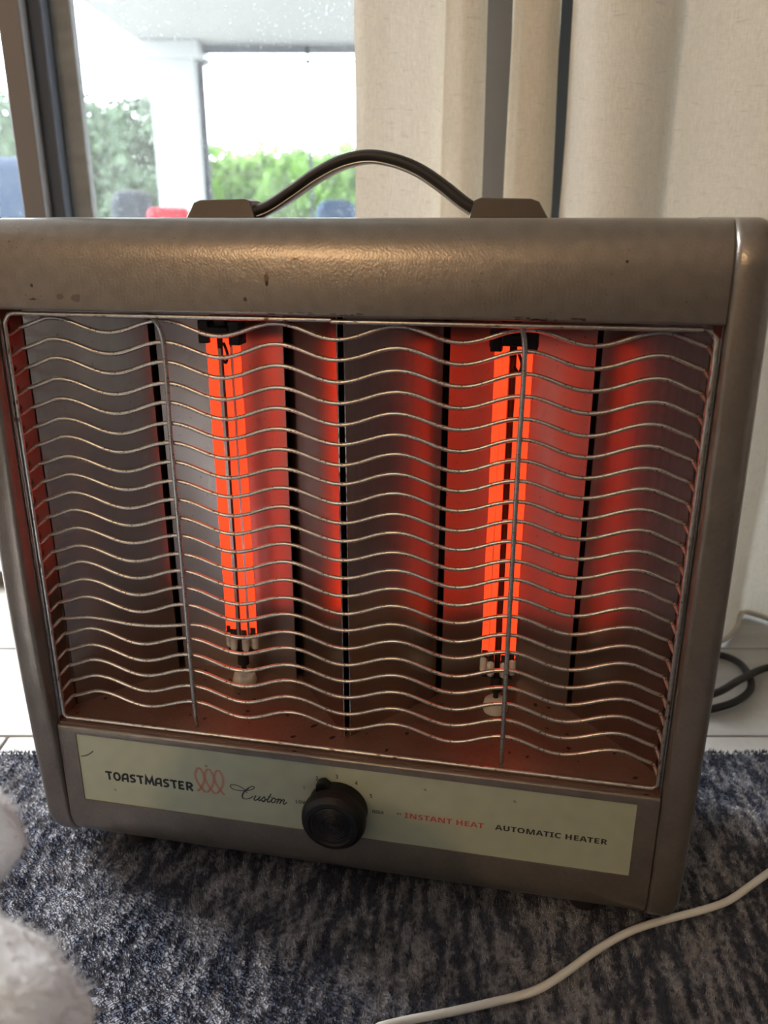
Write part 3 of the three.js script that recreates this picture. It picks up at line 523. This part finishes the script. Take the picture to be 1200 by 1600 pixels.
{   // carrying handle on the top: two cast brackets and an arched strap with a bright underside
  const hd = group('handle', heater); hd.position.set(0.0015, TOP, -0.09);
  for (const s of [-1, 1]) {
    const o = [[s * 0.0735, 0], [s * 0.0765, 0.0098], [s * 0.080, 0.0112], [s * 0.112, 0.0104], [s * 0.1165, 0.0088], [s * 0.1222, 0]];
    const sh = new THREE.Shape(o.map(([a, b]) => new THREE.Vector2(a, b))), g = new THREE.ExtrudeGeometry(sh, { depth: 0.018, bevelEnabled: true, bevelSize: 0.0008, bevelThickness: 0.002, bevelSegments: 3 });
    g.translate(0, 0.0004, -0.009); mesh('bracket', uvM(g), M.bracket, hd);
    mesh('rivet', (() => { const q = new THREE.SphereGeometry(0.0036, 14, 8, 0, 7, 0, 1.5); q.scale(1, 0.35, 1); q.translate(s * 0.087, 0.0112, 0.002); return flat(q); })(), M.chrome, hd);
  }
  const c = new THREE.CatmullRomCurve3([[-0.090, 0.0035], [-0.0765, 0.0042], [-0.066, 0.0075], [-0.050, 0.0165], [-0.0315, 0.0275], [-0.014, 0.0352], [0.004, 0.0385], [0.021, 0.0362], [0.038, 0.0300], [0.055, 0.0195], [0.0695, 0.0090], [0.0785, 0.0045], [0.090, 0.0038]].map(([x, y]) => V(x, y, 0)));
  const strap = (hw, t, dy, seg) => {
    const P = [], I = [], n = 90, prof = []; for (let k = 0; k < seg; k++) { const a = k / seg * 2 * Math.PI; prof.push([Math.sign(Math.cos(a)) * Math.abs(Math.cos(a)) ** 0.6 * hw, Math.sign(Math.sin(a)) * Math.abs(Math.sin(a)) ** 0.8 * t]); }
    for (let i = 0; i <= n; i++) { const p = c.getPoint(i / n), tg = c.getTangent(i / n), nx = -tg.y, ny = tg.x; for (const [a, b] of prof) P.push(p.x + nx * (b + dy), p.y + ny * (b + dy), a); }
    for (let i = 0; i < n; i++) for (let k = 0; k < seg; k++) { const a = i * seg + k, b = i * seg + (k + 1) % seg; I.push(a, b, a + seg, b, b + seg, a + seg); }
    const g = new THREE.BufferGeometry(); g.setAttribute('position', new THREE.Float32BufferAttribute(P, 3)); g.setIndex(I); g.computeVertexNormals(); return g;
  };
  mesh('strap', strap(0.010, 0.0039, 0, 20), M.strap, hd);
  mesh('strap_underside', strap(0.0078, 0.0014, -0.0038, 12), M.chrome, hd);
}
for (const [x, z] of [[-0.185, -0.035], [0.185, -0.035], [-0.185, -0.155], [0.185, -0.155]]) mesh('foot', cyl(0.011, 0.014, RUG_Y - DY + 0.002, BOT + 0.003, 20, x, z), M.rubber, heater);

// ---------------------------------------------------------------- cords
tag(mesh('power_cord', tube([V(0.10, 0.10, -0.70), V(0.20, 0.03, -0.76), onFloor(1075, 1112, 0.006), onFloor(1115, 1107, 0.006), onFloor(1150, 1096, 0.006), onFloor(1172, 1078, 0.006), onFloor(1172, 1060, 0.006), onFloor(1155, 1036, 0.006), onFloor(1128, 1024, 0.007), onFloor(1090, 1024, 0.010), onFloor(1060, 1050, 0.018), onFloor(1080, 1090, 0.020), onFloor(1118, 1083, 0.018), onFloor(1160, 1060, 0.014), onFloor(1205, 1042, 0.008), onFloor(1270, 1040, 0.006), onFloor(1400, 1050, 0.006)], 0.0042, 10, true, 160), M.rubber),
  'black power cord looped on the floor tiles behind the heater', 'cord');
{
  const h = RUG_Y + 0.0075, px = [[585, 1610], [620, 1598], [700, 1582], [770, 1566], [836, 1548], [880, 1522], [930, 1486], [985, 1455], [1040, 1437], [1090, 1424], [1135, 1409], [1175, 1382], [1215, 1355], [1290, 1325]];
  tag(mesh('charging_cable', tube([V(0.16, h, 0.34), V(0.10, h, 0.10), V(0.02, h, -0.12), V(-0.045, h, -0.29), ...px.map(([a, b]) => onFloor(a, b, h)), V(0.40, h, -0.60), V(0.55, h, -0.58), V(0.78, h, -0.42), V(0.95, h, -0.1)], 0.0028, 12, true, 260), M.cable), 'white cable snaking over the rug in front of the heater', 'cable');
}

// ---------------------------------------------------------------- fluffy blanket heap beside the camera
{
  const at = (px, py, t) => { const d = ray(px, py); return V(d.x * t, EYE + d.y * t, d.z * t); };
  const A = at(-66, 1320, 0.36), B = at(-95, 1675, 0.29);
  const caps = [[A, A.clone().add(V(-0.05, -0.02, 0.02)), 0.026, 0.05], [A.clone().add(V(-0.05, -0.02, 0.02)), V(-0.36, 0.06, -0.28), 0.04, 0.06], [B, B.clone().add(V(-0.06, -0.02, 0.05)), 0.050, 0.06], [B.clone().add(V(0.03, -0.05, 0.06)), V(-0.20, 0.05, -0.12), 0.05, 0.06], [V(-0.36, 0.08, -0.24), V(-0.40, 0.10, 0.10), 0.08, 0.1], [V(-0.22, 0.06, -0.14), V(-0.3, 0.06, 0.1), 0.07, 0.07], [B.clone().add(V(-0.06, -0.02, 0.05)), V(-0.38, 0.12, -0.1), 0.06, 0.08]];
  const lo = V(-0.56, -0.02, -0.40), size = 0.64, res = 110, mc = new MarchingCubes(res, M.fleece, false, false, 200000), p = V(0, 0, 0), ab = V(0, 0, 0), ap = V(0, 0, 0);
  mc.isolation = 0;
  for (let k = 0; k < res; k++) for (let j = 0; j < res; j++) for (let i = 0; i < res; i++) {
    p.set(lo.x + size * i / res, lo.y + size * j / res, lo.z + size * k / res); let d = 1;
    for (const [a, b, ra, rb] of caps) { ab.subVectors(b, a); ap.subVectors(p, a); const t = clamp(ap.dot(ab) / ab.lengthSq()), q = ap.addScaledVector(ab, -t).length() - (ra + (rb - ra) * t), h = clamp(0.5 + 0.5 * (d - q) / 0.02); d = d * (1 - h) + q * h - 0.02 * h * (1 - h); }
    d = Math.max(d, RUG_Y + 0.004 - p.y);
    mc.field[k * res * res + j * res + i] = -d + 0.003 * n3(p.x * 30, p.y * 30, p.z * 30);
  }
  mc.update();
  const n = mc.count, P = mc.positionArray.slice(0, n * 3), Nn = mc.normalArray.slice(0, n * 3);
  for (let i = 0; i < n; i++) { P[i * 3] = lo.x + size * (P[i * 3] + 1) / 2; P[i * 3 + 1] = lo.y + size * (P[i * 3 + 1] + 1) / 2; P[i * 3 + 2] = lo.z + size * (P[i * 3 + 2] + 1) / 2; }
  const g = new THREE.BufferGeometry(); g.setAttribute('position', new THREE.Float32BufferAttribute(P, 3)); g.setAttribute('normal', new THREE.Float32BufferAttribute(Nn, 3));
  const bl = tag(group('blanket'), 'white fluffy fleece blanket heaped on the rug', 'blanket'); mesh('fleece', g, M.fleece, bl);
  const NF = 120000, fg = new THREE.ConeGeometry(0.5, 1, 3, 1, true); fg.translate(0, 0.5, 0);
  const im = new THREE.InstancedMesh(fg, M.fleece, NF); im.name = 'fuzz'; im.userData.kind = 'stuff'; im.castShadow = im.receiveShadow = true;
  const m = new THREE.Matrix4(), q = new THREE.Quaternion(), up = V(0, 1, 0), d = V(0, 0, 0);
  for (let i = 0; i < NF; i++) {
    const t = Math.floor(rnd() * (n / 3)) * 3; let u = rnd(), v = rnd(); if (u + v > 1) { u = 1 - u; v = 1 - v; }
    const g3 = (arr, c) => arr[t * 3 + c] * (1 - u - v) + arr[(t + 1) * 3 + c] * u + arr[(t + 2) * 3 + c] * v;
    d.set(g3(Nn, 0) + rr(-0.7, 0.7), g3(Nn, 1) + rr(-0.7, 0.7), g3(Nn, 2) + rr(-0.7, 0.7)).normalize(); q.setFromUnitVectors(up, d);
    m.compose(V(g3(P, 0), g3(P, 1), g3(P, 2)), q, V(0.0006, rr(0.004, 0.010), 0.0006)); im.setMatrixAt(i, m);
  }
  bl.add(im);
}

// ---------------------------------------------------------------- warm floor lamp in the room behind the camera, mirrored in the heater's top band and the glass
{
  const l = tag(group('floor_lamp'), 'slim dark floor lamp with a warm glowing globe', 'lamp'); l.position.set(-1.2, 0, 1.65);
  mesh('base', (() => { const g = new THREE.LatheGeometry([[0.0001, 0], [0.13, 0], [0.13, 0.014], [0.11, 0.022], [0.0001, 0.022]].map(([a, b]) => new THREE.Vector2(a, b)), 40); return creased(flat(g), 0.6); })(), M.rod, l);
  mesh('pole', cyl(0.011, 0.011, 0.02, 1.37, 16), M.rod, l);
  mesh('globe_bulb', (() => { const g = new THREE.SphereGeometry(0.09, 32, 22); g.translate(0, 1.45, 0); return flat(g); })(), M.bulb, l);
  mesh('collar', cyl(0.03, 0.035, 1.355, 1.38, 24), M.rod, l);
  const pl = new THREE.PointLight(lin(1, 0.66, 0.36), LAMP_POWER, 0, 2); pl.position.set(0, 1.45, 0); pl.castShadow = true; pl.shadow.radius = 4; pl.name = 'bulb_light'; l.add(pl);
}

// ---------------------------------------------------------------- unseen dark seat added behind the camera to dim the low front light
{
  const s = tag(group('added_shade_sofa'), 'unseen charcoal two-seat couch added to shade the lower heater front', 'added_shade_sofa'); s.position.set(0.35, 0, 0.95); M.added_shade_sofa = std({ color: lin(0.04, 0.04, 0.044), roughness: 1 });
  mesh('base', box(-0.85, 0.85, 0.1, 0.3, -0.4, 0.42, 0.03), M.added_shade_sofa, s);
  for (const x of [-0.42, 0.42]) { mesh('seat_cushion', box(x - 0.4, x + 0.4, 0.29, 0.46, -0.42, 0.25, 0.05), M.added_shade_sofa, s); mesh('back_cushion', box(x - 0.4, x + 0.4, 0.45, 0.86, 0.16, 0.34, 0.06), M.added_shade_sofa, s); }
  mesh('backrest', box(-0.85, 0.85, 0.28, 0.82, 0.3, 0.46, 0.05), M.added_shade_sofa, s);
  for (const x of [-0.93, 0.93]) mesh('armrest', box(x - 0.1, x + 0.1, 0.08, 0.62, -0.42, 0.46, 0.05), M.added_shade_sofa, s);
  for (const x of [-0.8, 0.8]) for (const z of [-0.33, 0.37]) mesh('foot', cyl(0.02, 0.025, 0.0095, 0.11, 12, x, z), M.rod, s);
}

renderer.render(scene, camera);
